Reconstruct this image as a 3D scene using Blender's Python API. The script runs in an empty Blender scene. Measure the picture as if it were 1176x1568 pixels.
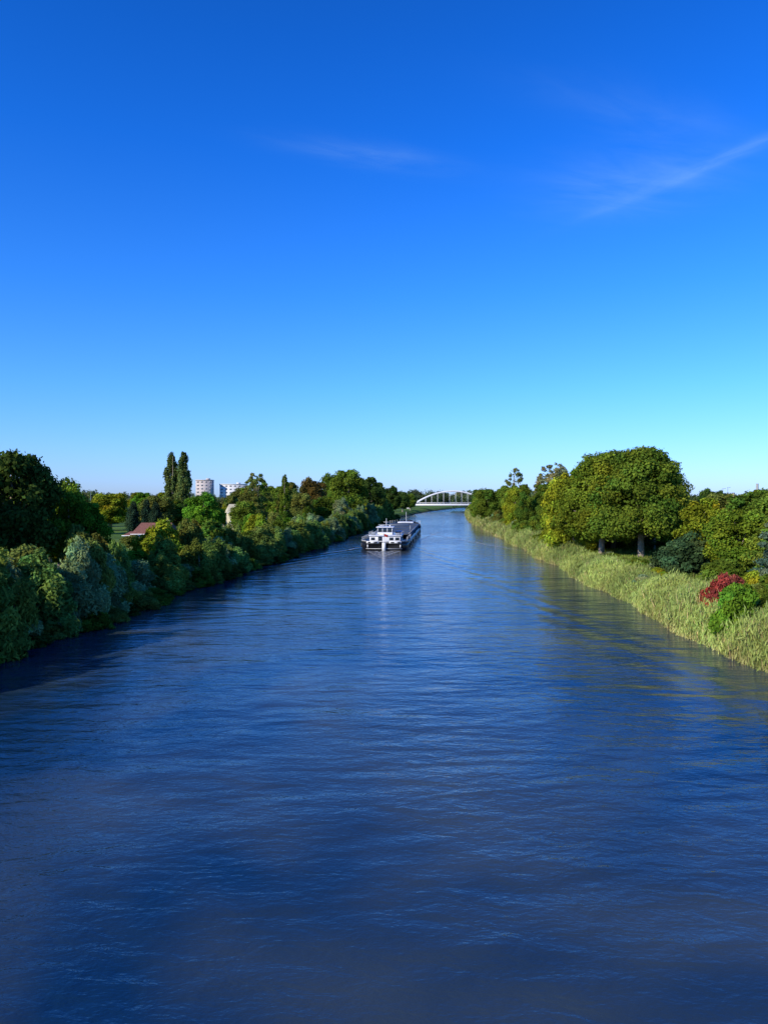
import bpy, math, numpy as np
from mathutils import Vector
rng=np.random.default_rng(7)
S=bpy.context.scene
C=S.collection
# ------------------------------------------------------------ helpers
def interp(y,pts):
    return np.interp(y,[p[0] for p in pts],[p[1] for p in pts])
LP=[(-300,-28),(20,-27),(50,-25.9),(64,-24.7),(89,-22.6),(118,-19.5),(156,-14.9),(226,-8),(300,-1.5),(356,4),(420,13),(498,26),(560,38),(700,72),(900,140),(1500,450),(9000,5500)]
RP=[(-300,22.5),(20,23.3),(46,23.9),(67,24.5),(113,27),(166,29.6),(240,33),(311,36.8),(400,45),(470,52),(541,63),(700,105),(900,178),(1500,495),(9000,5560)]
yy=np.arange(-300,9001,4.0)
def smooth(a,k=7):
    p=np.pad(a,k,mode='edge'); return np.convolve(p,np.ones(2*k+1)/(2*k+1),'valid')
Ls=smooth(interp(yy,LP)); Rs=smooth(interp(yy,RP))
def Lf(y): return np.interp(y,yy,Ls)+0.7*np.sin(np.asarray(y)*0.21)+0.4*np.sin(np.asarray(y)*0.53)
def Rf(y): return np.interp(y,yy,Rs)+0.5*np.sin(np.asarray(y)*0.17+1)+0.25*np.sin(np.asarray(y)*0.61)

def mesh_np(name,V,F,mats,mi=None,tint=None,smooth_=False):
    me=bpy.data.meshes.new(name)
    V=np.asarray(V,dtype=np.float32);F=np.asarray(F,dtype=np.int32)
    me.vertices.add(len(V)); me.vertices.foreach_set('co',V.ravel())
    k=F.shape[1]
    me.loops.add(F.size); me.loops.foreach_set('vertex_index',F.ravel())
    me.polygons.add(len(F)); me.polygons.foreach_set('loop_start',np.arange(0,F.size,k,dtype=np.int32))
    try: me.polygons.foreach_set('loop_total',np.full(len(F),k,dtype=np.int32))
    except Exception: pass
    for m in mats: me.materials.append(m)
    if mi is not None: me.polygons.foreach_set('material_index',np.asarray(mi,dtype=np.int32))
    if tint is not None:
        a=me.attributes.new('tint','FLOAT_COLOR','POINT')
        t=np.ones((len(V),4),dtype=np.float32); t[:,:3]=tint
        a.data.foreach_set('color',t.ravel())
    me.update(calc_edges=True); me.validate()
    if smooth_: me.polygons.foreach_set('use_smooth',np.ones(len(me.polygons),dtype=bool))
    return me
def add(name,me,loc=(0,0,0),parent=None,color=None,rot=0,scale=(1,1,1)):
    o=bpy.data.objects.new(name,me); C.objects.link(o); o.location=loc; o.rotation_euler=(0,0,rot); o.scale=scale
    if parent: o.parent=parent
    if color is not None: o.color=(*color,1)
    return o
def empty(name,loc=(0,0,0),rot=0):
    o=bpy.data.objects.new(name,None); C.objects.link(o); o.location=loc; o.rotation_euler=(0,0,rot); o.empty_display_size=0.5
    return o
def nm(name):
    m=bpy.data.materials.new(name); m.use_nodes=True; nt=m.node_tree
    for n in list(nt.nodes): nt.nodes.remove(n)
    out=nt.nodes.new('ShaderNodeOutputMaterial'); return m,nt,out
def pmat(name,col,rough=0.6,metal=0,var=0.15,scale=1.5,spec=0.5):
    m,nt,out=nm(name); N=nt.nodes; Lk=nt.links
    b=N.new('ShaderNodeBsdfPrincipled'); b.inputs['Roughness'].default_value=rough; b.inputs['Metallic'].default_value=metal
    tc=N.new('ShaderNodeTexCoord'); n=N.new('ShaderNodeTexNoise'); n.inputs['Scale'].default_value=scale; n.inputs['Detail'].default_value=6
    Lk.new(tc.outputs['Object'],n.inputs['Vector'])
    r=N.new('ShaderNodeValToRGB'); r.color_ramp.elements[0].position=.3; r.color_ramp.elements[1].position=.7
    r.color_ramp.elements[0].color=(*[c*(1-var) for c in col],1); r.color_ramp.elements[1].color=(*[min(1,c*(1+var)) for c in col],1)
    Lk.new(n.outputs['Fac'],r.inputs['Fac']); Lk.new(r.outputs['Color'],b.inputs['Base Color']); Lk.new(b.outputs[0],out.inputs[0])
    return m
# ------------------------------------------------------------ foliage material
def leafmat(name,trans=0.3):
    m,nt,out=nm(name); N=nt.nodes; Lk=nt.links
    at=N.new('ShaderNodeAttribute'); at.attribute_name='tint'
    oi=N.new('ShaderNodeObjectInfo')
    mx=N.new('ShaderNodeMix'); mx.data_type='RGBA'; mx.blend_type='MULTIPLY'; mx.inputs[0].default_value=1
    Lk.new(at.outputs['Color'],mx.inputs[6]); Lk.new(oi.outputs['Color'],mx.inputs[7])
    mr=N.new('ShaderNodeMapRange'); mr.inputs[3].default_value=.85; mr.inputs[4].default_value=1.3; Lk.new(oi.outputs['Random'],mr.inputs[0])
    hs=N.new('ShaderNodeHueSaturation'); Lk.new(mx.outputs[2],hs.inputs['Color']); Lk.new(mr.outputs[0],hs.inputs['Value'])
    d=N.new('ShaderNodeBsdfDiffuse'); t=N.new('ShaderNodeBsdfTranslucent'); ms=N.new('ShaderNodeMixShader'); ms.inputs[0].default_value=trans
    Lk.new(hs.outputs[0],d.inputs[0]); Lk.new(hs.outputs[0],t.inputs[0]); Lk.new(d.outputs[0],ms.inputs[1]); Lk.new(t.outputs[0],ms.inputs[2])
    Lk.new(ms.outputs[0],out.inputs[0]); return m
LEAF=leafmat('leaf_foliage',.28)
REED=leafmat('reed_blades',.35)
BARK=pmat('bark',(.26,.21,.15),.9,var=.35,scale=4)
def unit(a): return a/np.maximum(np.linalg.norm(a,axis=1,keepdims=True),1e-6)
def leaves(P,Nr,size,aspect,up=0.0):
    n=len(P); rnd=unit(rng.normal(size=(n,3)))
    if up>0: rnd=unit(rnd*(1-up)+np.array([0,0,1.0])*up)
    s=size[:,None]*.5
    b=unit(rnd-Nr*np.sum(rnd*Nr,axis=1,keepdims=True)+1e-6)
    t=np.cross(Nr,b)
    V=np.stack([P-b*s,P+t*s*aspect-b*s*.1,P+b*s,P-t*s*aspect-b*s*.1],axis=1).reshape(-1,3)
    F=np.arange(n*4).reshape(-1,4); return V,F
def tube(pts,rad,seg=7):
    pts=np.array(pts,float); V=[];F=[]
    for i,p in enumerate(pts):
        d=pts[min(i+1,len(pts)-1)]-pts[max(i-1,0)]; d/=np.linalg.norm(d)
        a=np.cross(d,[0.3,1,0.1]); a/=np.linalg.norm(a); b=np.cross(d,a)
        for k in range(seg):
            th=2*math.pi*k/seg; V.append(p+rad[i]*(math.cos(th)*a+math.sin(th)*b))
    for i in range(len(pts)-1):
        for k in range(seg):
            F.append([i*seg+k,i*seg+(k+1)%seg,(i+1)*seg+(k+1)%seg,(i+1)*seg+k])
    return np.array(V),np.array(F)
PROF={'round':lambda t:np.sqrt(np.clip(1-(2*t-1)**2,0,1)),
 'dome':lambda t:np.clip(1-t**2.4,0,1)**.55*np.clip(.75+1.5*t,0,1),
 'column':lambda t:np.clip(np.sin(np.pi*np.clip(t*.93+.05,0,1)),0,1)**.6*(1-.45*t),
 'cone':lambda t:(1-t)**.8,
 'bush':lambda t:np.clip(1-t**2,0,1)**.5}
def make_tree(name,h,r,base,nl,n,leaf,prof='round',lr=(.22,.38),aspect=.7,up=0.,trunk=.03,fill=.12,flat=.8,hue=.12,stems=1,zj=0):
    pf=PROF[prof]; H=h-base
    t=rng.uniform(0.02,.97,nl) if prof!='cone' else rng.uniform(0,1,nl)**1.4
    keep=rng.uniform(0,1,nl)<(.25+.75*pf(t)); t=t[keep]; nl=len(t)
    th=rng.uniform(0,2*math.pi,nl); lrad=r*rng.uniform(lr[0],lr[1],nl)*(.55+.45*pf(t))
    rho=np.maximum(r*pf(t)-lrad*.6,0)*np.sqrt(rng.uniform(.35,1.12,nl))
    zc=base+t*H; zc=np.minimum(zc,h-lrad*flat*.8)
    zc=zc*(1+zj*np.sin(th*2+1)+zj*.6*np.sin(th*3))
    ctr=np.stack([rho*np.cos(th),rho*np.sin(th),zc],1)
    w=lrad**2; w/=w.sum(); idx=rng.choice(nl,n,p=w)
    d=unit(rng.normal(size=(n,3))+np.array([0,0,.25])); rr=rng.uniform(0,1,n)**.35*rng.normal(1,.13,n)
    P=ctr[idx]+d*(lrad[idx]*rr)[:,None]*np.array([1,1,flat])
    out=unit(P-np.array([0,0,base+H*.4])); 
    Nr=unit(d*.5+out*.35+rng.normal(size=(n,3))*.5+np.array([0,0,.15]))
    lt=rng.uniform(.68,1.28,nl)[idx]*rng.uniform(.7,1.3,n)
    hue_s=(rng.normal(0,hue,nl)[idx]+rng.normal(0,hue*.6,n))
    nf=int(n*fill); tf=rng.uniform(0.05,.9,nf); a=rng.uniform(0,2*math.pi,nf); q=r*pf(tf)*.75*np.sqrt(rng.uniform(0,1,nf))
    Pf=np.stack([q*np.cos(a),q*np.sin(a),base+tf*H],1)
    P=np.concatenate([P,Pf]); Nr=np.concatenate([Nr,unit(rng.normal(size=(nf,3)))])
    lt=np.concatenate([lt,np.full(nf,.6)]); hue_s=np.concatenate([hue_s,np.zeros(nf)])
    size=leaf*rng.uniform(.6,1.35,len(P))
    size[-nf:]*=1.5
    V,F=leaves(P,Nr,size,aspect,up)
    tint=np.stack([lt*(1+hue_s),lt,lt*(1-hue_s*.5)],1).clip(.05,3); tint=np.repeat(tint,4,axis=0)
    mi=np.zeros(len(F)); Vs=[V];Fs=[F];Ts=[tint];ms=[mi]; off=len(V)
    def addtube(p,ra,seg=7):
        nonlocal off
        v,f=tube(p,ra,seg); Vs.append(v);Fs.append(f+off);Ts.append(np.ones((len(v),3)));ms.append(np.ones(len(f))); off+=len(v)
    R=h*trunk
    for s in range(stems):
        o=np.array([0,0]) if stems==1 else rng.normal(0,r*.25,2)
        lean=rng.normal(0,.02*h,2)
        addtube([(o[0],o[1],-.6),(o[0],o[1],.25),(o[0]+lean[0]*.4,o[1]+lean[1]*.4,base+H*.2),(o[0]+lean[0],o[1]+lean[1],base+H*.55),(lean[0]*1.2,lean[1]*1.2,base+H*.88)],[R*1.35,R,R*.8,R*.45,R*.12],9)
    if base>.6 or stems==1:
        for k in rng.choice(nl,min(nl,11),replace=False):
            c=ctr[k]; z0=base*.85+(c[2]-base)*.45; 
            addtube([(0,0,z0),(c[0]*.45,c[1]*.45,(z0+c[2])/2+.1*abs(c[0])),(c[0],c[1],c[2])],[R*.42,R*.26,R*.08],5)
    return mesh_np(name,np.concatenate(Vs),np.concatenate(Fs),[LEAF,BARK],np.concatenate(ms),np.concatenate(Ts))
LIB={}
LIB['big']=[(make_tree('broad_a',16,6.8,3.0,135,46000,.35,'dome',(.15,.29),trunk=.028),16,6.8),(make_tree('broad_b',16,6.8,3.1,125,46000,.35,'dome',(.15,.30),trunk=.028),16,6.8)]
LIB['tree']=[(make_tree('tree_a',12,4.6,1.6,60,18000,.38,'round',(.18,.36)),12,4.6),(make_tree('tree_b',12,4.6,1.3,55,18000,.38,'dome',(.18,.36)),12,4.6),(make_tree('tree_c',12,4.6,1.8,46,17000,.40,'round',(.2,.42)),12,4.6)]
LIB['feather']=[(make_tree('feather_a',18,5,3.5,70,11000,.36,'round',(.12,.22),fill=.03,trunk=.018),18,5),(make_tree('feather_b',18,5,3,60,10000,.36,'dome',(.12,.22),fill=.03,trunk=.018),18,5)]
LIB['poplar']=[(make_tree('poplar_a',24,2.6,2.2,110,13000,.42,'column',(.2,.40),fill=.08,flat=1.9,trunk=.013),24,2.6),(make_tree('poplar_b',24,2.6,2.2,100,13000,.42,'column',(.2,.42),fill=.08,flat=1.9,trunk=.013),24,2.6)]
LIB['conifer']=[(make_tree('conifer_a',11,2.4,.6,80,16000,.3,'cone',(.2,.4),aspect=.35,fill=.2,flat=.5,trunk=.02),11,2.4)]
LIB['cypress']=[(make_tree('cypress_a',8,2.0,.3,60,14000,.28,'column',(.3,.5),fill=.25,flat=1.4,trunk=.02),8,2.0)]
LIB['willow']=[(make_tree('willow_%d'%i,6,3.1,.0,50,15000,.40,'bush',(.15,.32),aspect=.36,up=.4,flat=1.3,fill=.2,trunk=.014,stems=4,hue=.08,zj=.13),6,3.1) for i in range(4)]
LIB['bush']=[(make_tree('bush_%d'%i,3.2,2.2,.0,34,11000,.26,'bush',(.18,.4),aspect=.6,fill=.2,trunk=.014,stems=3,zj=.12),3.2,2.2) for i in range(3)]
cnt=[0]
def gz(x,y):
    o=max(float(Lf(y))-x, x-float(Rf(y)))
    return float(np.interp(o,[-1,0,1,3,6],[-1.5,-.15,.5,1.5,2.0]))
def T(kind,name,x,y,h,r,col,z=None):
    v=LIB[kind][cnt[0]%len(LIB[kind])]; cnt[0]+=1
    if z is None: z=gz(x,y)
    return add(name,v[0],(x,y,z),color=col,rot=rng.uniform(0,6.28),scale=(r/v[2],r/v[2]*rng.uniform(.93,1.07),h/v[1]))
G=(.12,.18,.020); YG=(.25,.285,.020); DG=(.06,.105,.02); BR=(.12,.26,.02); SIL=(.25,.30,.13); OL=(.165,.185,.035); RED=(.17,.12,.028); SP=(.06,.11,.04)
# ---------------- right bank
T('big','linden_tree',33.2,113,15.8,7.1,(.16,.215,.02))
T('big','linden_tree',37.0,106.5,16.0,7.2,G)
T('big','linden_tree',44.0,121,16.5,5.8,G)
T('big','linden_tree',37.8,122,16.4,6.5,G)
T('tree','maple_tree',30.8,120,13.8,4.7,YG)
T('tree','maple_tree',31.5,131,12.6,4.2,YG)
for (x,y,h,r,c) in [(35.3,200,11.8,3.4,YG),(34.3,180,12.3,2.6,G),(38.5,215,11,4,YG),(37,262,12.4,5,G),(39.5,300,12.2,4.8,G),(44,262,13,5,G),(44,330,12,5,G),(49,370,12.5,5,DG),(55,420,13,6,DG),(62,470,13,6,DG),(70,500,14,6,DG),(42,240,12,4.5,G),(37.5,168,10,3.2,G),(40,185,12,4.5,G),(41,150,12,4.5,G)]:
    T('tree','deciduous_tree',x,y,h,r,c)
T('feather','ash_tree',58,330,22.5,5.5,OL); T('feather','ash_tree',54.5,240,20,6,(.24,.24,.10)); T('feather','ash_tree',58.6,270,18,5,OL); T('feather','ash_tree',61,250,18.5,5,OL)
for (x,y,h,r,c) in [(38,88,8.8,3.6,YG),(38.5,80,7.6,3.6,(.17,.25,.022)),(42,76,7.8,4,YG),(38.6,73,7,3.2,(.17,.23,.025)),(46,88,9,4,G),(50,100,10,4.5,G),(54,90,8,4,YG)]:
    T('tree','deciduous_tree',x,y,h,r,c)
T('conifer','spruce_tree',34.2,63.5,10.8,2.6,(.11,.17,.10))
for (x,y,h,r,c) in [(34.0,84,4.0,3.2,SP),(36.5,88,4.4,3,SP),(25.5,53,3.7,2.0,(.13,.24,.02)),(33,72,3,2.6,G),(36,67,4.2,3,(.15,.21,.03)),(32,60,2.6,2.2,G),(35,58,3.5,2.6,SIL),(39,132,6.5,5,DG),(45,134,6.5,5,DG),(50,128,6.5,5,DG),(34,138,6,4,DG),(44,110,4,3.5,DG),(49,112,5,4,DG),(41,119,3.4,3,DG),(36,124,3.6,3,DG),(32,126,3.4,3,DG)]:
    T('bush','green_bush',x,y,h,r,c)
T('bush','red_sumac_bush',26.3,58,3.3,1.5,(.42,.075,.055))
T('bush','red_sumac_bush',28.4,60,2.6,1.3,(.36,.085,.055))
for y in np.arange(118,520,7.0):
    x=float(Rf(y))+rng.uniform(2.8,5)
    T('bush','green_bush',x,y,rng.uniform(2.4,4.6),rng.uniform(2,3.2),[G,YG,OL,SIL][rng.integers(4)])
for y in np.arange(40,150,2.6):
    x=float(Rf(y))+rng.uniform(1.2,8)
    hs_=.55 if 75<y<118 else 1
    T('bush','low_shrub',x,y,rng.uniform(1.2,2.4)*hs_,rng.uniform(.9,1.7),[(.2,.25,.05),YG,OL,SIL,G][rng.integers(5)])
# ---------------- left bank
for (x,y,h,r,c) in [(-38,75,13.6,4.8,DG),(-42,66,13.5,5,DG),(-45,80,13,5,DG),(-43,95,11.5,4.5,G),(-35.2,82,10.2,3.6,(.16,.24,.02)),(-31.8,80,8.3,2.8,BR),(-39.5,90,10.5,3.5,G),(-36.6,150,10,4.2,BR),(-41,172,9,4,G),(-31,165,8,3.5,G)]:
    T('tree','deciduous_tree',x,y,h,r,c)
T('poplar','lombardy_poplar',-65.8,230,24,3.2,(.11,.155,.04)); T('poplar','lombardy_poplar',-61.9,229,24.8,3.1,(.11,.155,.04))
for (x,y,h) in [(-52.5,155,7.8),(-50,156,8.2),(-47.8,155,7.6)]: T('cypress','cypress_tree',x,y,h,1.7,(.035,.065,.032))
T('feather','ash_tree',-36,210,16.2,4.8,OL); T('feather','ash_tree',-39,225,15,4.5,G); T('tree','deciduous_tree',-37,205,10.5,4.5,OL)
T('poplar','columnar_oak',-25.4,190,15.4,1.9,G)
T('tree','copper_maple_tree',-24.5,250,15.5,5.4,RED)
for (x,y,h,r,c) in [(-30,235,13.5,5,OL),(-13,272,19,7.5,G),(-20,285,18,6.5,G),(-6,322,17.5,6.2,DG),(-12,330,17,6,DG),(4,390,15,5.5,DG),(-3,370,16,6,DG),(11,440,12,5,DG),(17,480,11,5,G),(5,450,13,6,DG),(-24,215,10,4,OL),(-19,225,9,4,G),(-30,300,15,6,G),(-40,280,13,6,G),(-48,250,12,6,OL),(-50,300,13,6,G),(-60,200,9,4,OL)]:
    T('tree','deciduous_tree',x,y,h,r,c)
T('willow','silver_willow',-13.6,232,8.6,3.2,SIL)
for y in list(np.arange(38,70,2.5))+list(np.arange(70,360,3.4)):
    x=float(Lf(y))-rng.uniform(1.3,3.4)
    h=np.interp(y,[38,66,72,100,110,150,240,360],[6.6,6.4,4.8,4.4,5.3,5.6,6.0,7.2])*rng.uniform(.55,1.25)
    c=[(.24,.33,.13),(.20,.29,.06),(.19,.24,.04),(.15,.25,.05),(.22,.27,.05)][rng.integers(5)]
    T('willow','willow_shrub',x,y,h,rng.uniform(1.9,3.6),c,z=.15)
for y in np.arange(36,380,4.2):
    x=float(Lf(y))-rng.uniform(3.5,9)
    if rng.uniform()<.85: T('bush','green_bush',x,y,rng.uniform(2.4,6.0),rng.uniform(1.8,3.4),[G,OL,SIL,BR,YG][rng.choice(5,p=[.33,.2,.15,.2,.12])])
for y in np.arange(36,380,3.6):
    T('bush','bank_scrub',float(Lf(y))-rng.uniform(-.1,.7),y,rng.uniform(1.,1.9),rng.uniform(1.5,2.1),[DG,G,OL][rng.integers(3)],z=0)
T('bush','green_bush',-38.5,128,3.0,3,G);T('bush','green_bush',-44.5,130,2.2,2.4,OL);T('bush','green_bush',-36,134,3.6,3,G);T('bush','green_bush',-41.5,127,1.8,2.2,SIL)
k=0
while k<120:
    y=rng.uniform(95,520); x=-rng.uniform(.12,.62)*y-12+ (20 if y>200 else 0)
    if x>float(Lf(y))-8: continue
    ang=x/y
    if -.40<ang<-.25 and y<175: continue
    if -.27<ang<-.20 and y<600 and y>175: hm=6
    else: hm=9.3
    if y<150: h=rng.uniform(2.5,6); 
    else: h=rng.uniform(5,hm+y*.006)
    T('tree' if h>4.5 else 'bush','deciduous_tree' if h>4.5 else 'green_bush',x,y,h,h*rng.uniform(.38,.55) if h>4.5 else h*.7,[G,DG,OL,BR,YG][rng.choice(5,p=[.35,.2,.2,.12,.13])]); k+=1
k=0
while k<40:
    y=rng.uniform(120,480); x=rng.uniform(.33,.62)*y
    T('tree','deciduous_tree',x,y,rng.uniform(6,10+y*.008),rng.uniform(3.5,5.5),[G,DG,OL,YG][rng.integers(4)]); k+=1
# ---------------- distant treelines (each one mass)
def band(name,p0,p1,depth,h,nl,col,leaf=1.3,per=150):
    t=rng.uniform(0,1,nl); p0=np.array(p0);p1=np.array(p1)
    xy=p0+(p1-p0)*t[:,None]; d=p1-p0; nrm=np.array([-d[1],d[0]])/np.linalg.norm(d)
    xy=xy+nrm*(rng.uniform(0,1,nl)*depth)[:,None]
    L=np.linalg.norm(d)
    env=.72+.16*np.sin(t*L/17)+.10*np.sin(t*L/6.3+1)+.12*np.sin(t*L/41+2)
    R=rng.uniform(2,4.2,nl)*h/14
    zc=2+(h*env-R)*rng.uniform(.15,1,nl)
    ctr=np.concatenate([xy,zc[:,None]],1)
    idx=np.repeat(np.arange(nl),per); n=len(idx)
    dd=unit(rng.normal(size=(n,3))); P=ctr[idx]+dd*(R[idx]*rng.uniform(.5,1.1,n))[:,None]
    Nr=unit(dd+rng.normal(size=(n,3))*.5+np.array([0,0,.2]))
    V,F=leaves(P,Nr,leaf*rng.uniform(.6,1.3,n),.75)
    lt=rng.uniform(.65,1.3,nl)[idx]*rng.uniform(.75,1.25,n); hu=rng.normal(0,.15,nl)[idx]
    tint=np.repeat(np.stack([lt*(1+hu),lt,lt],1),4,axis=0)
    add(name,mesh_np(name,V,F,[LEAF],None,tint),color=col)
band('distant_treeline',(-460,560),(-10,520),40,14,420,(.10,.135,.045))
band('distant_treeline',(-25,560),(60,760),40,17,240,(.07,.10,.04))
band('distant_treeline',(52,760),(170,960),50,20,300,(.07,.10,.04))
band('distant_treeline',(85,560),(240,800),40,17,300,(.08,.12,.045))
band('distant_treeline',(90,450),(480,560),40,15,420,(.09,.13,.045))
band('distant_treeline',(-2200,1700),(2300,1500),120,24,1500,(.10,.14,.09),3.2,70)
# ------------------------------------------------------------ reeds
def blades(name,n_per_m,y0,y1,fx,w0,w1,hh,wid,col0,col1,col,mat=REED,lf=0,ls=.5):
    n=int(n_per_m*(y1-y0)); y=rng.uniform(y0,y1,n); u=rng.uniform(0,1,n)**1.15
    off=w0+(w1-w0)*u; x=fx(y)+off
    z=np.interp(off,[-1,0,1,3,6],[-1.5,-.15,.5,1.5,2.0])
    patch=1+.20*np.sin(y*.55)+.14*np.sin(y*1.7+off)+.16*np.sin(y*.2+2)
    if hh>1: patch=patch*np.interp(y,[70,80,110,120],[1,.78,.78,1])
    H=hh*patch*rng.uniform(.6,1.12,n)*np.interp(off,[w0,w0+1,w1-1,w1],[.8,1,.85,.55])
    a=rng.uniform(0,2*math.pi,n); t=np.stack([np.cos(a),np.sin(a),np.zeros(n)],1)
    ln=np.stack([rng.normal(.02,.10,n),rng.normal(0,.10,n)],1)
    W=wid*rng.uniform(.6,1.4,n)
    B=np.stack([x,y,z-.2],1)
    M=B+np.stack([ln[:,0]*H*.35,ln[:,1]*H*.35,H*.6],1)
    E=B+np.stack([ln[:,0]*H*1.1,ln[:,1]*H*1.1,H],1)
    V=np.stack([B-t*W[:,None]*.35,B+t*W[:,None]*.35,M+t*W[:,None]*.6,M-t*W[:,None]*.6,E+t*W[:,None]*.12,E-t*W[:,None]*.12],1).reshape(-1,3)
    i=np.arange(n)*6; F=np.concatenate([np.stack([i,i+1,i+2,i+3],1),np.stack([i+3,i+2,i+4,i+5],1)])
    b=rng.uniform(.7,1.3,n)*(1+.18*np.sin(y*.35+1)); g=(rng.uniform(0,1,n)<.2)[:,None]
    mixp=(np.clip(.5+.5*np.sin(y*.31)+.4*np.sin(y*.9+off),0,1))[:,None]
    c1b=np.array(col1)*(1-mixp*.5)+np.array([1.35*col1[0],1.1*col1[1],col1[2]])*mixp*.5
    c0=np.array(col0)*b[:,None]; c1=np.where(g,np.array(col0)*1.05,c1b)*b[:,None]
    cm=(c0*.4+c1*.6)
    tint=np.stack([c0,c0,cm,cm,c1*1.1,c1*1.1],1).reshape(-1,3)
    if lf:
        k=int(n*lf); ii=rng.integers(0,n,k); f=rng.uniform(0,1,k)**.6*.75+.25
        P=B[ii]+(E[ii]-B[ii])*f[:,None]+rng.normal(0,.13,(k,3))
        Nr=unit(rng.normal(size=(k,3))*.6+np.array([-.5,-.45,.2]))
        V2,F2=leaves(P,Nr,ls*rng.uniform(.6,1.3,k),.17,.62)
        q=(1-f)[:,None]**1.2
        cl=(c1b[ii]*1.05*(1-q)+np.array(col0)*q)*b[ii][:,None]*rng.uniform(.75,1.3,k)[:,None]
        F=np.concatenate([F,F2+len(V)]); V=np.concatenate([V,V2]); tint=np.concatenate([tint,np.repeat(cl,4,axis=0)])
    add(name,mesh_np(name,V,F,[mat],None,tint),color=col)
TAN=(.52,.41,.19); RG=(.23,.31,.075)
blades('reed_bed',380,34,95,Rf,-.4,4.2,2.3,.05,TAN,RG,(1,1,1),lf=3.6,ls=.5)
blades('reed_bed',230,95,190,Rf,-.4,3.8,2.4,.08,TAN,RG,(1,1,1),lf=3,ls=.6)
blades('reed_bed',110,190,540,Rf,-.4,3.5,2.5,.18,TAN,(.20,.26,.07),(1,1,1),lf=2,ls=.9)
blades('meadow_grass',700,40,150,Rf,4,24,.7,.07,(.2,.2,.06),(.18,.28,.045),(1,1,1))
# ------------------------------------------------------------ ground sheet
def gmat():
    m,nt,out=nm('grass_ground'); N=nt.nodes; Lk=nt.links
    b=N.new('ShaderNodeBsdfPrincipled'); b.inputs['Roughness'].default_value=.95; b.inputs['Specular IOR Level'].default_value=.1
    tc=N.new('ShaderNodeTexCoord')
    n=N.new('ShaderNodeTexNoise'); n.inputs['Scale'].default_value=.08; n.inputs['Detail'].default_value=8; n.inputs['Roughness'].default_value=.65
    n2=N.new('ShaderNodeTexNoise'); n2.inputs['Scale'].default_value=3; n2.inputs['Detail'].default_value=5
    Lk.new(tc.outputs['Object'],n.inputs['Vector']);Lk.new(tc.outputs['Object'],n2.inputs['Vector'])
    r=N.new('ShaderNodeValToRGB'); e=r.color_ramp.elements; e[0].position=.35;e[0].color=(.09,.16,.03,1); e[1].position=.68;e[1].color=(.2,.23,.06,1); q=e.new(.52); q.color=(.13,.24,.035,1)
    Lk.new(n.outputs['Fac'],r.inputs['Fac'])
    mx=N.new('ShaderNodeMix'); mx.data_type='RGBA'; mx.blend_type='MULTIPLY'; mx.inputs[0].default_value=.5
    Lk.new(r.outputs[0],mx.inputs[6]); Lk.new(n2.outputs['Fac'],mx.inputs[7])
    geo=N.new('ShaderNodeNewGeometry'); sx=N.new('ShaderNodeSeparateXYZ'); Lk.new(geo.outputs['Position'],sx.inputs[0])
    mr=N.new('ShaderNodeMapRange'); mr.inputs[1].default_value=.1; mr.inputs[2].default_value=.9; Lk.new(sx.outputs['Z'],mr.inputs[0])
    m2=N.new('ShaderNodeMix'); m2.data_type='RGBA'; m2.inputs[6].default_value=(.06,.05,.03,1); Lk.new(mr.outputs[0],m2.inputs[0]); Lk.new(mx.outputs[2],m2.inputs[7])
    bp=N.new('ShaderNodeBump'); bp.inputs['Strength'].default_value=.6; bp.inputs['Distance'].default_value=.15; Lk.new(n2.outputs['Fac'],bp.inputs['Height']); Lk.new(bp.outputs[0],b.inputs['Normal'])
    Lk.new(m2.outputs[2],b.inputs['Base Color']); Lk.new(b.outputs[0],out.inputs[0]); return m
GM=gmat()
ys=np.concatenate([np.arange(-300,20,20),np.arange(20,600,2.5),np.arange(600,1500,25),np.array([1500,1800,2300,3000,4200,6000,9000])])
offs=[0,1,2,3,4.5,6,9,15,25,45,80,150,300,700,1500,4000,9000]
zs=np.interp(offs,[-1,0,1,3,6],[-1.5,-.15,.5,1.5,2.0])
rows=[]
for y in ys:
    l=float(Lf(y));r=float(Rf(y))
    row=[(l-o,y,z+(0.12*math.sin(y*.3+o) if 2<o<200 else 0)) for o,z in zip(offs[::-1],zs[::-1])]
    row+=[(l+1,y,-1.3),(l+3,y,-2.6),((l+r)/2,y,-3),(r-3,y,-2.6),(r-1,y,-1.3)]
    row+=[(r+o,y,z+(0.12*math.sin(y*.27+o) if 2<o<200 else 0)) for o,z in zip(offs,zs)]
    rows.append(row)
nc=len(rows[0]); V=np.array(rows).reshape(-1,3)
F=[[i*nc+j,i*nc+j+1,(i+1)*nc+j+1,(i+1)*nc+j] for i in range(len(ys)-1) for j in range(nc-1)]
add('ground',mesh_np('ground',V,F,[GM],smooth_=True))
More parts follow.
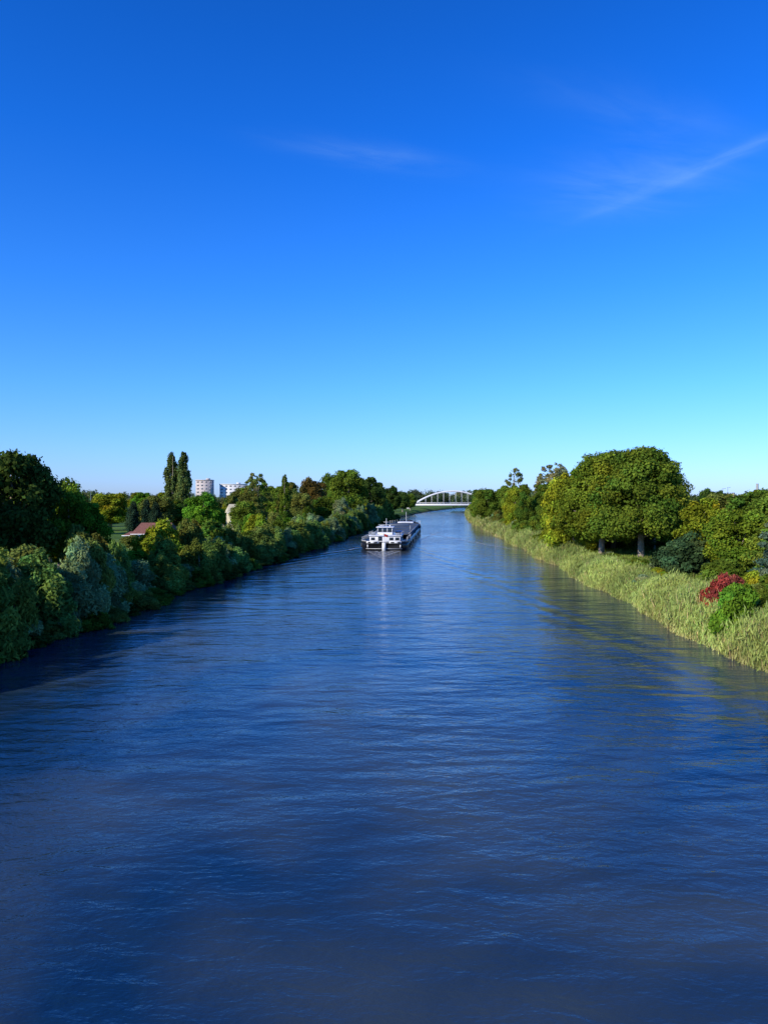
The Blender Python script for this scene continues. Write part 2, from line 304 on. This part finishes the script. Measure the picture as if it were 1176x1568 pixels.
# ------------------------------------------------------------ water
HEAD=math.atan2(7.2,85)
def wmat():
    m,nt,out=nm('canal_water'); N=nt.nodes; Lk=nt.links
    b=N.new('ShaderNodeBsdfPrincipled'); b.inputs['IOR'].default_value=1.42; b.inputs['Roughness'].default_value=.05
    tc=N.new('ShaderNodeTexCoord')
    def noise(sx,sy,sc,det,rot=0,dist=0,ro=.55):
        mp=N.new('ShaderNodeMapping'); mp.inputs['Scale'].default_value=(sx,sy,1); mp.inputs['Rotation'].default_value=(0,0,rot)
        Lk.new(tc.outputs['Object'],mp.inputs[0]); n=N.new('ShaderNodeTexNoise'); n.inputs['Scale'].default_value=sc; n.inputs['Detail'].default_value=det; n.inputs['Distortion'].default_value=dist; n.inputs['Roughness'].default_value=ro
        Lk.new(mp.outputs[0],n.inputs['Vector']); return n.outputs['Fac']
    def W(op,x,y=None,z=None,clamp=False):
        q=N.new('ShaderNodeMath'); q.operation=op; q.use_clamp=clamp
        for i,v in enumerate((x,y,z)):
            if v is None: continue
            if isinstance(v,(int,float)): q.inputs[i].default_value=v
            else: Lk.new(v,q.inputs[i])
        return q.outputs[0]
    a=noise(.5,1,1.5,4,.12,.4); c=noise(.45,1,.32,2,-.1,.3); d=noise(.6,1,6,3,.2)
    big=noise(1,.5,.045,3,.3,.6)
    cal=N.new('ShaderNodeMapRange'); cal.inputs[1].default_value=.38; cal.inputs[2].default_value=.62; cal.inputs[3].default_value=.35; cal.inputs[4].default_value=1.25; Lk.new(big,cal.inputs[0])
    s1=W('MULTIPLY',W('MULTIPLY',a,.09),cal.outputs[0]); s2=W('MULTIPLY_ADD',c,.24,s1); s3=W('MULTIPLY_ADD',d,.015,s2)
    # ship wake: two diverging wave trains behind the barge + churned centre line
    sp=N.new('ShaderNodeSeparateXYZ'); Lk.new(tc.outputs['Object'],sp.inputs[0])
    X=sp.outputs['X']; Y=W('SUBTRACT',sp.outputs['Y'],165.0)
    ch,sh=math.cos(HEAD),math.sin(HEAD)
    xr=W('SUBTRACT',W('MULTIPLY',W('SUBTRACT',X,1.3),ch),W('MULTIPLY',Y,sh)); yr=W('ADD',W('MULTIPLY',W('SUBTRACT',X,1.3),sh),W('MULTIPLY',Y,ch))
    bh=W('MAXIMUM',W('MULTIPLY',yr,-1.0),0.0); ax=W('ABSOLUTE',xr)
    arm=W('MULTIPLY_ADD',bh,.19,5.0)
    wid=W('MULTIPLY_ADD',bh,.02,1.4)
    g=W('EXPONENT',W('MULTIPLY',W('POWER',W('DIVIDE',W('SUBTRACT',ax,arm),wid),2.0),-1.0))
    g=W('MULTIPLY',g,W('EXPONENT',W('MULTIPLY',bh,-1/75.0)))
    g=W('MULTIPLY',g,W('GREATER_THAN',bh,.5))
    ph=W('SINE',W('ADD',W('MULTIPLY',ax,2.1),W('MULTIPLY',bh,-.75)))
    wk=W('MULTIPLY',W('MULTIPLY',g,ph),.10)
    s4=W('ADD',s3,wk)
    cen=W('EXPONENT',W('MULTIPLY',W('POWER',W('DIVIDE',xr,W('MULTIPLY_ADD',bh,.025,3.0)),2.0),-1.0))
    cen=W('MULTIPLY',W('MULTIPLY',cen,W('EXPONENT',W('MULTIPLY',bh,-1/45.0))),W('GREATER_THAN',bh,.5))
    tur=noise(1,1,1.1,5,0,1.0,.7)
    s5=W('MULTIPLY_ADD',W('MULTIPLY',cen,tur),.12,s4)
    bp=N.new('ShaderNodeBump'); bp.inputs['Strength'].default_value=1; bp.inputs['Distance'].default_value=1.0; Lk.new(s5,bp.inputs['Height']); Lk.new(bp.outputs[0],b.inputs['Normal'])
    r=N.new('ShaderNodeValToRGB'); e=r.color_ramp.elements; e[0].position=.40; e[0].color=(.004,.026,.065,1); e[1].position=.68; e[1].color=(.065,.08,.07,1)
    Lk.new(noise(1,.8,.06,3,.1,.5),r.inputs['Fac'])
    mm=N.new('ShaderNodeMix'); mm.data_type='RGBA'; Lk.new(W('MULTIPLY',cen,.55),mm.inputs[0]); Lk.new(r.outputs[0],mm.inputs[6]); mm.inputs[7].default_value=(.13,.14,.11,1)
    Lk.new(mm.outputs[2],b.inputs['Base Color']); Lk.new(b.outputs[0],out.inputs[0]); return m
ysw=np.concatenate([np.arange(-300,1500,10),np.arange(1500,9000,300)])
V=[];F=[]
for i,y in enumerate(ysw):
    l=float(Lf(y))-.9;r=float(Rf(y))+.9
    for j in range(5): V.append((l+(r-l)*j/4,y,0))
for i in range(len(ysw)-1):
    for j in range(4): F.append([i*5+j,i*5+j+1,(i+1)*5+j+1,(i+1)*5+j])
add('canal_water',mesh_np('canal_water',V,F,[wmat()]))
# ------------------------------------------------------------ box helper
def box(name,c,s,mat,parent=None,bev=0,rot=0):
    x,y,z=[q/2 for q in s]
    V=[(-x,-y,-z),(x,-y,-z),(x,y,-z),(-x,y,-z),(-x,-y,z),(x,-y,z),(x,y,z),(-x,y,z)]
    F=[(0,3,2,1),(4,5,6,7),(0,1,5,4),(1,2,6,5),(2,3,7,6),(3,0,4,7)]
    o=add(name,mesh_np(name,V,F,[mat]),c,parent,rot=rot)
    if bev: b=o.modifiers.new('b','BEVEL'); b.width=bev; b.segments=2
    return o
def tb(name,pts,r,mat,parent=None,seg=8):
    if not isinstance(r,(list,tuple)): r=[r]*len(pts)
    v,f=tube(pts,r,seg); return add(name,mesh_np(name,v,f,[mat],smooth_=True),parent=parent)
def multi(name,boxes,mat,parent):
    V=[];F=[]
    for (c,s) in boxes:
        o=len(V); x,y,z=[q/2 for q in s]
        V+=[(c[0]+a*x,c[1]+b*y,c[2]+d*z) for a,b,d in [(-1,-1,-1),(1,-1,-1),(1,1,-1),(-1,1,-1),(-1,-1,1),(1,-1,1),(1,1,1),(-1,1,1)]]
        F+=[[o+q for q in f] for f in [(0,3,2,1),(4,5,6,7),(0,1,5,4),(1,2,6,5),(2,3,7,6),(3,0,4,7)]]
    return add(name,mesh_np(name,V,F,[mat]),parent=parent)
WH=pmat('white_paint',(.72,.72,.71),.4,var=.1); BLK=pmat('black_hull_paint',(.015,.016,.02),.35,var=.4,scale=.8); GLS=pmat('window_glass',(.02,.03,.04),.05)
GRY=pmat('steel_grey',(.20,.22,.24),.55,.1,var=.25,scale=.6); HAT=pmat('hatch_cover_paint',(.06,.07,.08),.6,var=.35,scale=.5); BLU=pmat('blue_tarpaulin',(.05,.18,.5),.5); RD=pmat('red_paint',(.35,.03,.02),.5); DK=pmat('deck_paint',(.05,.055,.06),.7)
# ------------------------------------------------------------ barge
BG=empty('cargo_barge',(0,149,0),-HEAD)
st=[(0,3.6),(1.0,4.5),(3,4.85),(8,4.9),(40,4.9),(72,4.9),(78,4.6),(82,3.8),(85,2.6),(87,1.3),(88,.25)]
V=[];F=[]
for (y,w) in st:
    zt=1.55+max(0,(y-70)/18)**2*1.5; fl=.9 if y<3 else .97
    V+=[(-w,y,zt),(-w*.99,y,.75),(-w*fl,y+(.5 if y<1 else 0),-.6),(w*fl,y+(.5 if y<1 else 0),-.6),(w*.99,y,.75),(w,y,zt)]
for i in range(len(st)-1):
    for j in range(5): F.append([i*6+j,i*6+j+1,(i+1)*6+j+1,(i+1)*6+j])
    F.append([i*6+5,i*6,(i+1)*6,(i+1)*6+5])
F.append([0,1,4,5]); F.append([1,2,3,4])
add('hull',mesh_np('hull',V,F,[BLK]),parent=BG)
def wall(name,sel,off,lo,hi,mat):
    V=[];F=[];o=0
    for sgn in (-1,1):
        for (y,w) in sel:
            zt=1.55+max(0,(y-70)/18)**2*1.5
            V+=[(sgn*(w+off),y,zt+lo),(sgn*(w+off),y,zt+hi),(sgn*(w+off-.12),y,zt+hi),(sgn*(w+off-.12),y,zt+lo)]
        for i in range(len(sel)-1):
            for j in range(4): F.append([o+i*4+j,o+i*4+(j+1)%4,o+(i+1)*4+(j+1)%4,o+(i+1)*4+j])
        o=len(V)
    add(name,mesh_np(name,V,F,[mat]),parent=BG)
wall('stern_side_bulwark',[s_ for s_ in st if s_[0]<=8],.03,-.05,.5,BLK)
wall('stern_side_stripe',[s_ for s_ in st if s_[0]<=8],.06,.38,.50,WH)
wall('bow_bulwark',[s_ for s_ in st if s_[0]>=72],.03,-.05,.55,BLK)
wall('gunwale',st,.05,-.04,.12,BLK)
multi('stern_bulwark',[((-2.3,-.06,1.75),(2.5,.14,.45)),((2.3,-.06,1.75),(2.5,.14,.45)),((0,-.06,1.95),(2.1,.14,.1))],WH,BG)
multi('stern_trim',[((0,-.10,.45),(7.3,.10,.07)),((0,-.30,.75),(.7,.5,1.9)),((-3.3,-.12,.95),(.2,.12,.6)),((3.3,-.12,.95),(.2,.12,.6))],WH,BG)
multi('stern_fairleads',[((-1.7,-.15,1.72),(.7,.06,.25)),((1.7,-.15,1.72),(.7,.06,.25)),((-3,-.15,1.72),(.5,.06,.25)),((3,-.15,1.72),(.5,.06,.25))],BLK,BG)
box('aft_deckhouse',(0,6.5,2.2),(6.4,8,1.3),WH,BG,.15)
box('deckhouse_roof_edge',(0,6.5,2.91),(6.8,8.5,.12),WH,BG,.04)
multi('deckhouse_windows',[((x,2.48,2.3),(.8,.06,.55)) for x in (-2.5,2.5,1.3)]+[((-1.0,2.48,2.15),(.8,.06,1.1))]+[((s*3.22,y,2.35),(.06,.8,.45)) for s in (-1,1) for y in (3.8,6.3,8.8)],GLS,BG)
box('wheelhouse_base',(-.3,7.5,3.2),(3.2,3.4,.5),WH,BG,.06)
box('wheelhouse_glazing',(-.3,7.5,3.95),(3.0,3.2,1.0),GLS,BG,.04)
multi('wheelhouse_mullions',[((-.3+x,y,3.95),(.12,.12,1.01)) for x in (-1.5,-.5,.5,1.5) for y in (5.9,9.1)]+[((-.3+x,7.5,3.95),(.12,.12,1.01)) for x in (-1.52,1.52)],WH,BG)
box('wheelhouse_roof',(-.3,7.5,4.53),(3.7,4.0,.15),WH,BG,.06)
box('side_locker',(-2.6,4.5,3.25),(.9,1.2,.55),GRY,BG,.08)
box('generator_housing',(2.6,3.6,3.2),(1.0,1.0,.5),GRY,BG,.08)
V=[];F=[]
for y,w in [(0,.65),(1,.75),(2.4,.7),(3.3,.4),(3.8,.05)]:
    V+=[(-w,y,.6),(-w*.8,y,.1),(0,y,-.1+.04*y),(w*.8,y,.1),(w,y,.6)]
for i in range(4):
    for j in range(4): F.append([i*5+j,i*5+j+1,(i+1)*5+j+1,(i+1)*5+j])
    F.append([i*5+4,i*5,(i+1)*5,(i+1)*5+4])
add('dinghy',mesh_np('dinghy',V,F,[BLU]),(2.5,5.6,3.1),BG)
tb('mast',[(-.3,9.6,4.5),(-.3,9.6,6.3)],[.07,.04],WH,BG)
multi('mast_fittings',[((-.3,9.6,5.5),(1.2,.06,.06)),((-.95,7.5,4.8),(1.1,.16,.1)),((.7,6.8,4.8),(.25,.25,.35))],WH,BG)
tb('flagpole',[(0,-.1,2.0),(0,-.7,3.6)],.03,WH,BG)
V=[];F=[]
for i in range(7):
    for j in range(2): V.append((.06+i*.13,-.62+.08*math.sin(i*1.2)+j*.12,3.5-j*.5-i*.04))
for i in range(6): F.append([i*2,i*2+1,i*2+3,i*2+2])
add('stern_flag',mesh_np('stern_flag',V,F,[RD]),parent=BG)
rail=[]
for s in (-1,1):
    for y in np.arange(.8,17,1.6): rail.append(((s*4.55,y,2.3),(.03,.03,.9)))
    rail.append(((s*4.55,9,2.72),(.03,16,.03)))
    for y in np.arange(2.6,10.5,1.3): rail.append(((s*3.3,y,3.3),(.02,.02,.7)))
    rail.append(((s*3.3,6.5,3.65),(.02,8,.02)))
for x in np.linspace(-3.3,3.3,6): rail.append(((x,2.4,3.3),(.02,.02,.7)))
rail.append(((0,2.4,3.65),(6.6,.02,.02)))
for s in (-1,1):
    for y in np.arange(76,87,1.6):
        w=np.interp(y,[a for a,b in st],[b for a,b in st]); rail.append(((s*(w-.1),y,3.0),(.04,.04,1.4)))
multi('railings',rail,WH,BG)
CX,CY,CZ=1.4,13.4,1.58
V=[];F=[]
prof=[(0,.35),(.05,.8),(.5,.95),(1.0,1.4),(2.5,1.42),(3.2,.95),(4.1,.85),(4.2,.35)]
for sx_ in (-.8,.8):
    for (yy_,zz_) in prof: V.append((CX+sx_*(1 if zz_<1 else .85),CY-2+yy_*.95,CZ+zz_))
n_=len(prof)
me=bpy.data.meshes.new('deck_car'); me.from_pydata(V,[],[tuple(range(n_)),tuple(range(2*n_-1,n_-1,-1))]+[(i,(i+1)%n_,n_+(i+1)%n_,n_+i) for i in range(n_)]); me.materials.append(pmat('silver_blue_car_paint',(.25,.38,.55),.3)); add('deck_car_body',me,parent=BG)
multi('deck_car_windows',[((CX,CY-1.35,CZ+1.17),(1.15,.5,.28)),((CX,CY-.2,CZ+1.2),(1.42,1.3,.25))],GLS,BG)
for i,(a_,b_) in enumerate([(-.8,-1.2),(.8,-1.2),(-.8,1.2),(.8,1.2)]):
    tb('deck_car_wheel_%d'%i,[(CX+a_-.09,CY+b_,CZ+.32),(CX+a_+.09,CY+b_,CZ+.32)],.32,BLK,BG,12)
for s in (-1,1):
    box('hold_coaming',(s*4.15,46,2.0),(.18,58,1.2),BLK,BG)
    multi('coaming_stays',[((s*4.3,y,1.95),(.12,.12,1.1)) for y in np.arange(18,75,2.4)],GRY,BG)
    multi('coaming_rail',[((s*4.15,46,2.65),(.3,58,.1))],GRY,BG)
V=[];F=[]
for k in range(12):
    y0=17.2+k*4.8; y1=y0+4.6; zz=.12*(k%2)
    for y in (y0,y1):
        for a in np.linspace(-1,1,7): V.append((a*4.0,y,2.6+zz+.35*(1-a*a)))
        V.append((4.0,y,2.4)); V.append((-4.0,y,2.4))
    o=k*18
    for j in range(9): F.append([o+j,o+(j+1)%9,o+9+(j+1)%9,o+9+j])
me=bpy.data.meshes.new('hatch_covers'); me.from_pydata(V,[],F+[[k*18+j for j in range(9)] for k in range(12)]); me.materials.append(HAT); add('hatch_covers',me,parent=BG)
multi('hatch_crane',[((-3.8,30.3,3.2),(.2,.4,1.6)),((3.8,30.3,3.2),(.2,.4,1.6)),((0,30.3,4.1),(7.8,.3,.2))],GRY,BG)
box('forecastle',(0,79.5,2.6),(4.8,3.6,1.2),WH,BG,.15)
multi('windlass',[((0,83.5,2.9),(1.8,.9,.7)),((-1,83.5,3.1),(.4,.5,.9)),((1,83.5,3.1),(.4,.5,.9))],DK,BG)
tb('bow_mast',[(0,82,2.6),(0,82,6.2)],[.08,.05],WH,BG)
multi('bollards',[((s*4.4,y,1.85),(.3,.3,.6)) for s in (-1,1) for y in (1.5,16,44,73)],BLK,BG)
multi('fenders',[((s*5.0,y,.9),(.22,.3,.9)) for s in (-1,1) for y in (4,11,20,34,50,66)],DK,BG)
# wake foam
def foam():
    m,nt,out=nm('wake_foam'); N=nt.nodes; Lk=nt.links
    tc=N.new('ShaderNodeTexCoord'); mp=N.new('ShaderNodeMapping'); mp.inputs['Scale'].default_value=(1.2,.7,1); Lk.new(tc.outputs['Object'],mp.inputs[0])
    n=N.new('ShaderNodeTexNoise'); n.inputs['Scale'].default_value=1.4; n.inputs['Detail'].default_value=8; n.inputs['Roughness'].default_value=.75; Lk.new(mp.outputs[0],n.inputs[0])
    mr=N.new('ShaderNodeMapRange'); mr.inputs[1].default_value=.46; mr.inputs[2].default_value=.66; mr.inputs[4].default_value=.8; Lk.new(n.outputs['Fac'],mr.inputs[0])
    d=N.new('ShaderNodeBsdfDiffuse'); d.inputs[0].default_value=(.6,.62,.64,1); t=N.new('ShaderNodeBsdfTransparent'); ms=N.new('ShaderNodeMixShader')
    Lk.new(mr.outputs[0],ms.inputs[0]); Lk.new(t.outputs[0],ms.inputs[1]); Lk.new(d.outputs[0],ms.inputs[2]); Lk.new(ms.outputs[0],out.inputs[0]); return m
FM=foam()
Vt=[];Ft=[]
for pts,ws in [([(-.6,132),(-.3,141),(0,148.5)],[.5,2.0,3.6]),([(17,226),(13.5,210),(9,186),(8,165)],[.1,.5,.35,.1]),([(28,148),(22.5,172),(17.5,197),(13,222)],[.12,.6,.6,.2]),([(-13,140),(-7.5,150),(-5.2,160)],[.1,.3,.3])]:
    o=len(Vt)
    for (x,y),w in zip(pts,ws): Vt+=[(x-w,y,.03),(x+w,y,.03)]
    for i in range(len(pts)-1): Ft.append([o+2*i,o+2*i+1,o+2*i+3,o+2*i+2])
add('wake_foam',mesh_np('wake_foam',Vt,Ft,[FM]))
# ------------------------------------------------------------ arch bridge
BW=pmat('bridge_white_steel',(.72,.72,.70),.5,var=.06); CON=pmat('concrete',(.35,.34,.32),.85)
AB=empty('arch_bridge',(50,540,0),0)
W2=32
def az(x): return 2.6+12.2*(1-(x/W2)**2)
for yo in (-4,4):
    pts=[(x,yo,az(x)) for x in np.linspace(-W2,W2,29)]
    v,f=tube(pts,[.5]*29,8); add('arch_rib',mesh_np('arch_rib',v,f,[BW],smooth_=True),parent=AB)
    multi('hangers',[((x,yo,(5.6+az(x))/2),(.12,.12,max(.3,az(x)-5.6))) for x in np.linspace(-24,24,12)],BW,AB)
    multi('parapet',[((0,yo*1.15,6.5),(100,.08,.1)),((0,yo*1.15,6.1),(100,.05,.06))]+[((x,yo*1.15,6.0),(.08,.08,1.1)) for x in np.arange(-49,50,2.5)],BW,AB)
multi('cross_bracing',[((x,0,az(x)),(.4,8,.4)) for x in (-14,-7,0,7,14)],BW,AB)
box('deck',(0,0,4.9),(102,10,1.2),BW,AB)
multi('piers',[((-W2,0,1.6),(3,9,5.3)),((W2,0,1.6),(3,9,5.3))],CON,AB)
# ------------------------------------------------------------ houses
TER=pmat('terracotta_tiles',(.20,.08,.05),.85,var=.3,scale=3); CRM=pmat('cream_render',(.55,.48,.30),.9,var=.1)
def house(name,x,y,w,d,h,rh,wall_,roof,rot=0):
    E=empty(name,(x,y,2.0),rot)
    box('walls',(0,0,h/2),(w,d,h),wall_,E)
    o=.35; V=[(-w/2-o,-d/2-o,h),(w/2+o,-d/2-o,h),(w/2+o,d/2+o,h),(-w/2-o,d/2+o,h),(-w/2+.5,0,h+rh),(w/2-.5,0,h+rh)]
    me=bpy.data.meshes.new('roof'); me.from_pydata(V,[],[(0,1,5,4),(1,2,5),(2,3,4,5),(3,0,4),(0,3,2,1)]); me.materials.append(roof); add('roof',me,(0,0,.02),E)
    multi('windows',[((xx,-d/2-.02,h*.55),(1.1,.08,1.1)) for xx in np.arange(-w/2+1.2,w/2-.6,2.2)]+[((w/2+.02,0,h*.55),(.08,1.1,1.1))],GLS,E)
    multi('window_frames',[((xx,-d/2-.01,h*.55),(1.35,.05,1.35)) for xx in np.arange(-w/2+1.2,w/2-.6,2.2)],WH,E)
    multi('door',[((w/2+.03,-1.6,1.0),(.08,1,2.0))],DK,E)
    multi('chimney',[((w*.28,.6,h+rh*.8),(.7,.7,1.6)),((w*.28,.6,h+rh*.8+.85),(.85,.85,.12))],wall_,E)
    multi('gutter',[((0,-d/2-o-.05,h+.02),(w+2*o,.12,.12))],WH,E)
    return E
house('bungalow_house',-43.0,140,6.8,6.5,2.0,2.0,CRM,TER)
house('garden_annex_house',-48.0,143,3.0,4,1.5,.7,WH,TER)
house('cream_house',-37.6,190,5.2,6,4.8,2.2,CRM,CRM,.3)
def block(name,x,y,w,d,h,fl,mat):
    E=empty(name,(x,y,2),.12)
    box('walls',(0,0,h/2),(w,d,h),mat,E)
    fh=h/fl; nx=max(3,int(w/3.2))
    multi('windows',[((-w/2+(i+.5)*w/nx,-d/2-.03,(k+.55)*fh),(w/nx*.5,.1,fh*.38)) for i in range(nx) for k in range(fl)]+[((w/2+.03,-d/2+(i+.5)*d/4,(k+.55)*fh),(.1,d/4*.5,fh*.4)) for i in range(4) for k in range(fl)],GRY,E)
    multi('roof_parapet',[((0,0,h+.3),(w+.6,d+.6,.6)),((w*.2,0,h+1.2),(3,4,1.2))],mat,E)
block('apartment_tower',-145,600,13,12,21.8,8,pmat('apartment_grey',(.50,.43,.38),.8))
block('apartment_block',-124.0,610,21,12,18.6,7,pmat('apartment_white',(.66,.64,.60),.8))
tb('factory_chimney',[(262,520,0),(262,520,20)],[1.2,.8],CON,seg=12)
P=empty('marker_pole',(50.5,107,2)); tb('post',[(0,0,0),(0,0,9.4)],.12,pmat('weathered_pole',(.45,.38,.2),.7),P); tb('cap',[(0,0,9.4),(0,0,9.55)],.16,GRY,P)
for (x,y,h) in [(-190,480,16),(-165,470,16),(-150,500,17),(-215,520,17),(-238,500,17),(190,480,18),(215,470,18),(232,500,19)]:
    P=empty('street_lamp',(x,y,2)); tb('mast',[(0,0,0),(0,0,h-4)],[.2,.12],GRY,P); multi('lamp_head',[((.8,0,h-4),(2,.35,.2))],GRY,P)
# ------------------------------------------------------------ own bridge (camera stands on it)
OB=empty('road_bridge',(0,0,0),0)
box('deck',(0,-4.2,9.15),(90,10.2,.5),CON,OB)
tb('railing',[(-44,.9,10.2),(44,.9,10.2)],.03,BW,OB)
multi('railing_posts',[((x,.9,9.75),(.05,.05,.8)) for x in np.arange(-43,44,2.0)],BW,OB)
multi('abutments',[((-38,-4,4.4),(10,9,9)),((38,-4,4.4),(10,9,9))],CON,OB)
# ------------------------------------------------------------ sun, sky
s=Vector((-.72,-.66,.50)).normalized(); el=math.asin(s.z)
sun=bpy.data.lights.new('sun','SUN'); sun.energy=5.0; sun.angle=math.radians(.5); sun.color=(1,.92,.78)
so=bpy.data.objects.new('sun',sun); C.objects.link(so); so.rotation_euler=(-s).to_track_quat('-Z','Y').to_euler(); so.location=(-60,-40,60)
w=bpy.data.worlds.new('World'); S.world=w; w.use_nodes=True; nt=w.node_tree; N=nt.nodes; Lk=nt.links
for n in list(N): N.remove(n)
out=N.new('ShaderNodeOutputWorld'); bg=N.new('ShaderNodeBackground'); bg.inputs[1].default_value=.125
sk=N.new('ShaderNodeTexSky'); sk.sky_type='NISHITA'; sk.sun_disc=False; sk.sun_elevation=el; sk.sun_rotation=math.atan2(s.x,s.y); sk.air_density=1.0; sk.dust_density=.3; sk.ozone_density=3.0
tc=N.new('ShaderNodeTexCoord'); sp=N.new('ShaderNodeSeparateXYZ'); Lk.new(tc.outputs['Generated'],sp.inputs[0])
# colour response of the atmosphere by elevation
cr=N.new('ShaderNodeValToRGB'); e=cr.color_ramp.elements; e[0].position=0; e[0].color=(.29,.42,.86,1); e[1].position=.6; e[1].color=(.03,.28,.76,1)
for p,c in ((.06,(.25,.43,.88)),(.14,(.18,.43,.88)),(.26,(.10,.39,.88)),(.42,(.04,.33,.88)),(.52,(.03,.30,.82))):
    q=e.new(p); q.color=(*c,1)
Lk.new(sp.outputs['Z'],cr.inputs[0])
hs=N.new('ShaderNodeMix'); hs.data_type='RGBA'; hs.blend_type='MULTIPLY'; hs.inputs[0].default_value=1
vs=N.new('ShaderNodeVectorMath'); vs.operation='SCALE'; vs.inputs['Scale'].default_value=2.2; Lk.new(sk.outputs[0],vs.inputs[0])
Lk.new(vs.outputs[0],hs.inputs[6]); Lk.new(cr.outputs[0],hs.inputs[7])
def M(op,a,b=None,clamp=False):
    q=N.new('ShaderNodeMath'); q.operation=op; q.use_clamp=clamp
    for i,v in enumerate((a,b)):
        if v is None: continue
        if isinstance(v,(int,float)): q.inputs[i].default_value=v
        else: Lk.new(v,q.inputs[i])
    return q.outputs[0]
zz=M('MAXIMUM',sp.outputs['Z'],.02); u=M('DIVIDE',sp.outputs['X'],zz); v=M('DIVIDE',sp.outputs['Y'],zz)
def cloud(u0,v0,ang,wl,ww,sc,amp):
    du=M('SUBTRACT',u,u0); dv=M('SUBTRACT',v,v0); ca,sa=math.cos(ang),math.sin(ang)
    a=M('ADD',M('MULTIPLY',du,ca),M('MULTIPLY',dv,sa)); b=M('SUBTRACT',M('MULTIPLY',dv,ca),M('MULTIPLY',du,sa))
    cb=N.new('ShaderNodeCombineXYZ'); Lk.new(M('MULTIPLY',a,sc*.35),cb.inputs[0]); Lk.new(M('MULTIPLY',b,sc),cb.inputs[1])
    n=N.new('ShaderNodeTexNoise'); n.inputs['Scale'].default_value=1; n.inputs['Detail'].default_value=7; n.inputs['Roughness'].default_value=.6; n.inputs['Distortion'].default_value=.5; Lk.new(cb.outputs[0],n.inputs['Vector'])
    g=M('EXPONENT',M('MULTIPLY',M('ADD',M('POWER',M('ABSOLUTE',M('DIVIDE',a,wl)),2.0),M('POWER',M('ABSOLUTE',M('DIVIDE',b,ww)),2.0)),-1.0))
    nn=M('MULTIPLY',M('SUBTRACT',n.outputs['Fac'],.3),2.5,True)
    return M('MULTIPLY',M('MULTIPLY',g,nn),amp)
f=M('ADD',cloud(.96,2.28,math.atan2(.49,-.304),.36,.04,11,.20),cloud(.80,2.4,.3,.25,.25,6,.20))
f=M('ADD',f,cloud(-.02,2.2,.35,.24,.07,8,.14)); f=M('ADD',f,cloud(.75,2.0,.5,.35,.10,7,.08),True)
mx=N.new('ShaderNodeMix'); mx.data_type='RGBA'; Lk.new(f,mx.inputs[0]); Lk.new(hs.outputs[2],mx.inputs[6]); mx.inputs[7].default_value=(3.6,5.8,8,1)
Lk.new(mx.outputs[2],bg.inputs[0]); Lk.new(bg.outputs[0],out.inputs[0])
# ------------------------------------------------------------ camera
cam=bpy.data.cameras.new('camera'); co=bpy.data.objects.new('camera',cam); C.objects.link(co); S.camera=co
cam.sensor_fit='VERTICAL'; cam.sensor_height=36; cam.lens=26; cam.clip_start=.1; cam.clip_end=20000
co.location=(0,0,11); co.rotation_euler=(math.radians(90-1.21),0,0)
S.view_settings.view_transform='Standard'; S.view_settings.look='None'; S.view_settings.exposure=0
print('objects',len(bpy.data.objects))
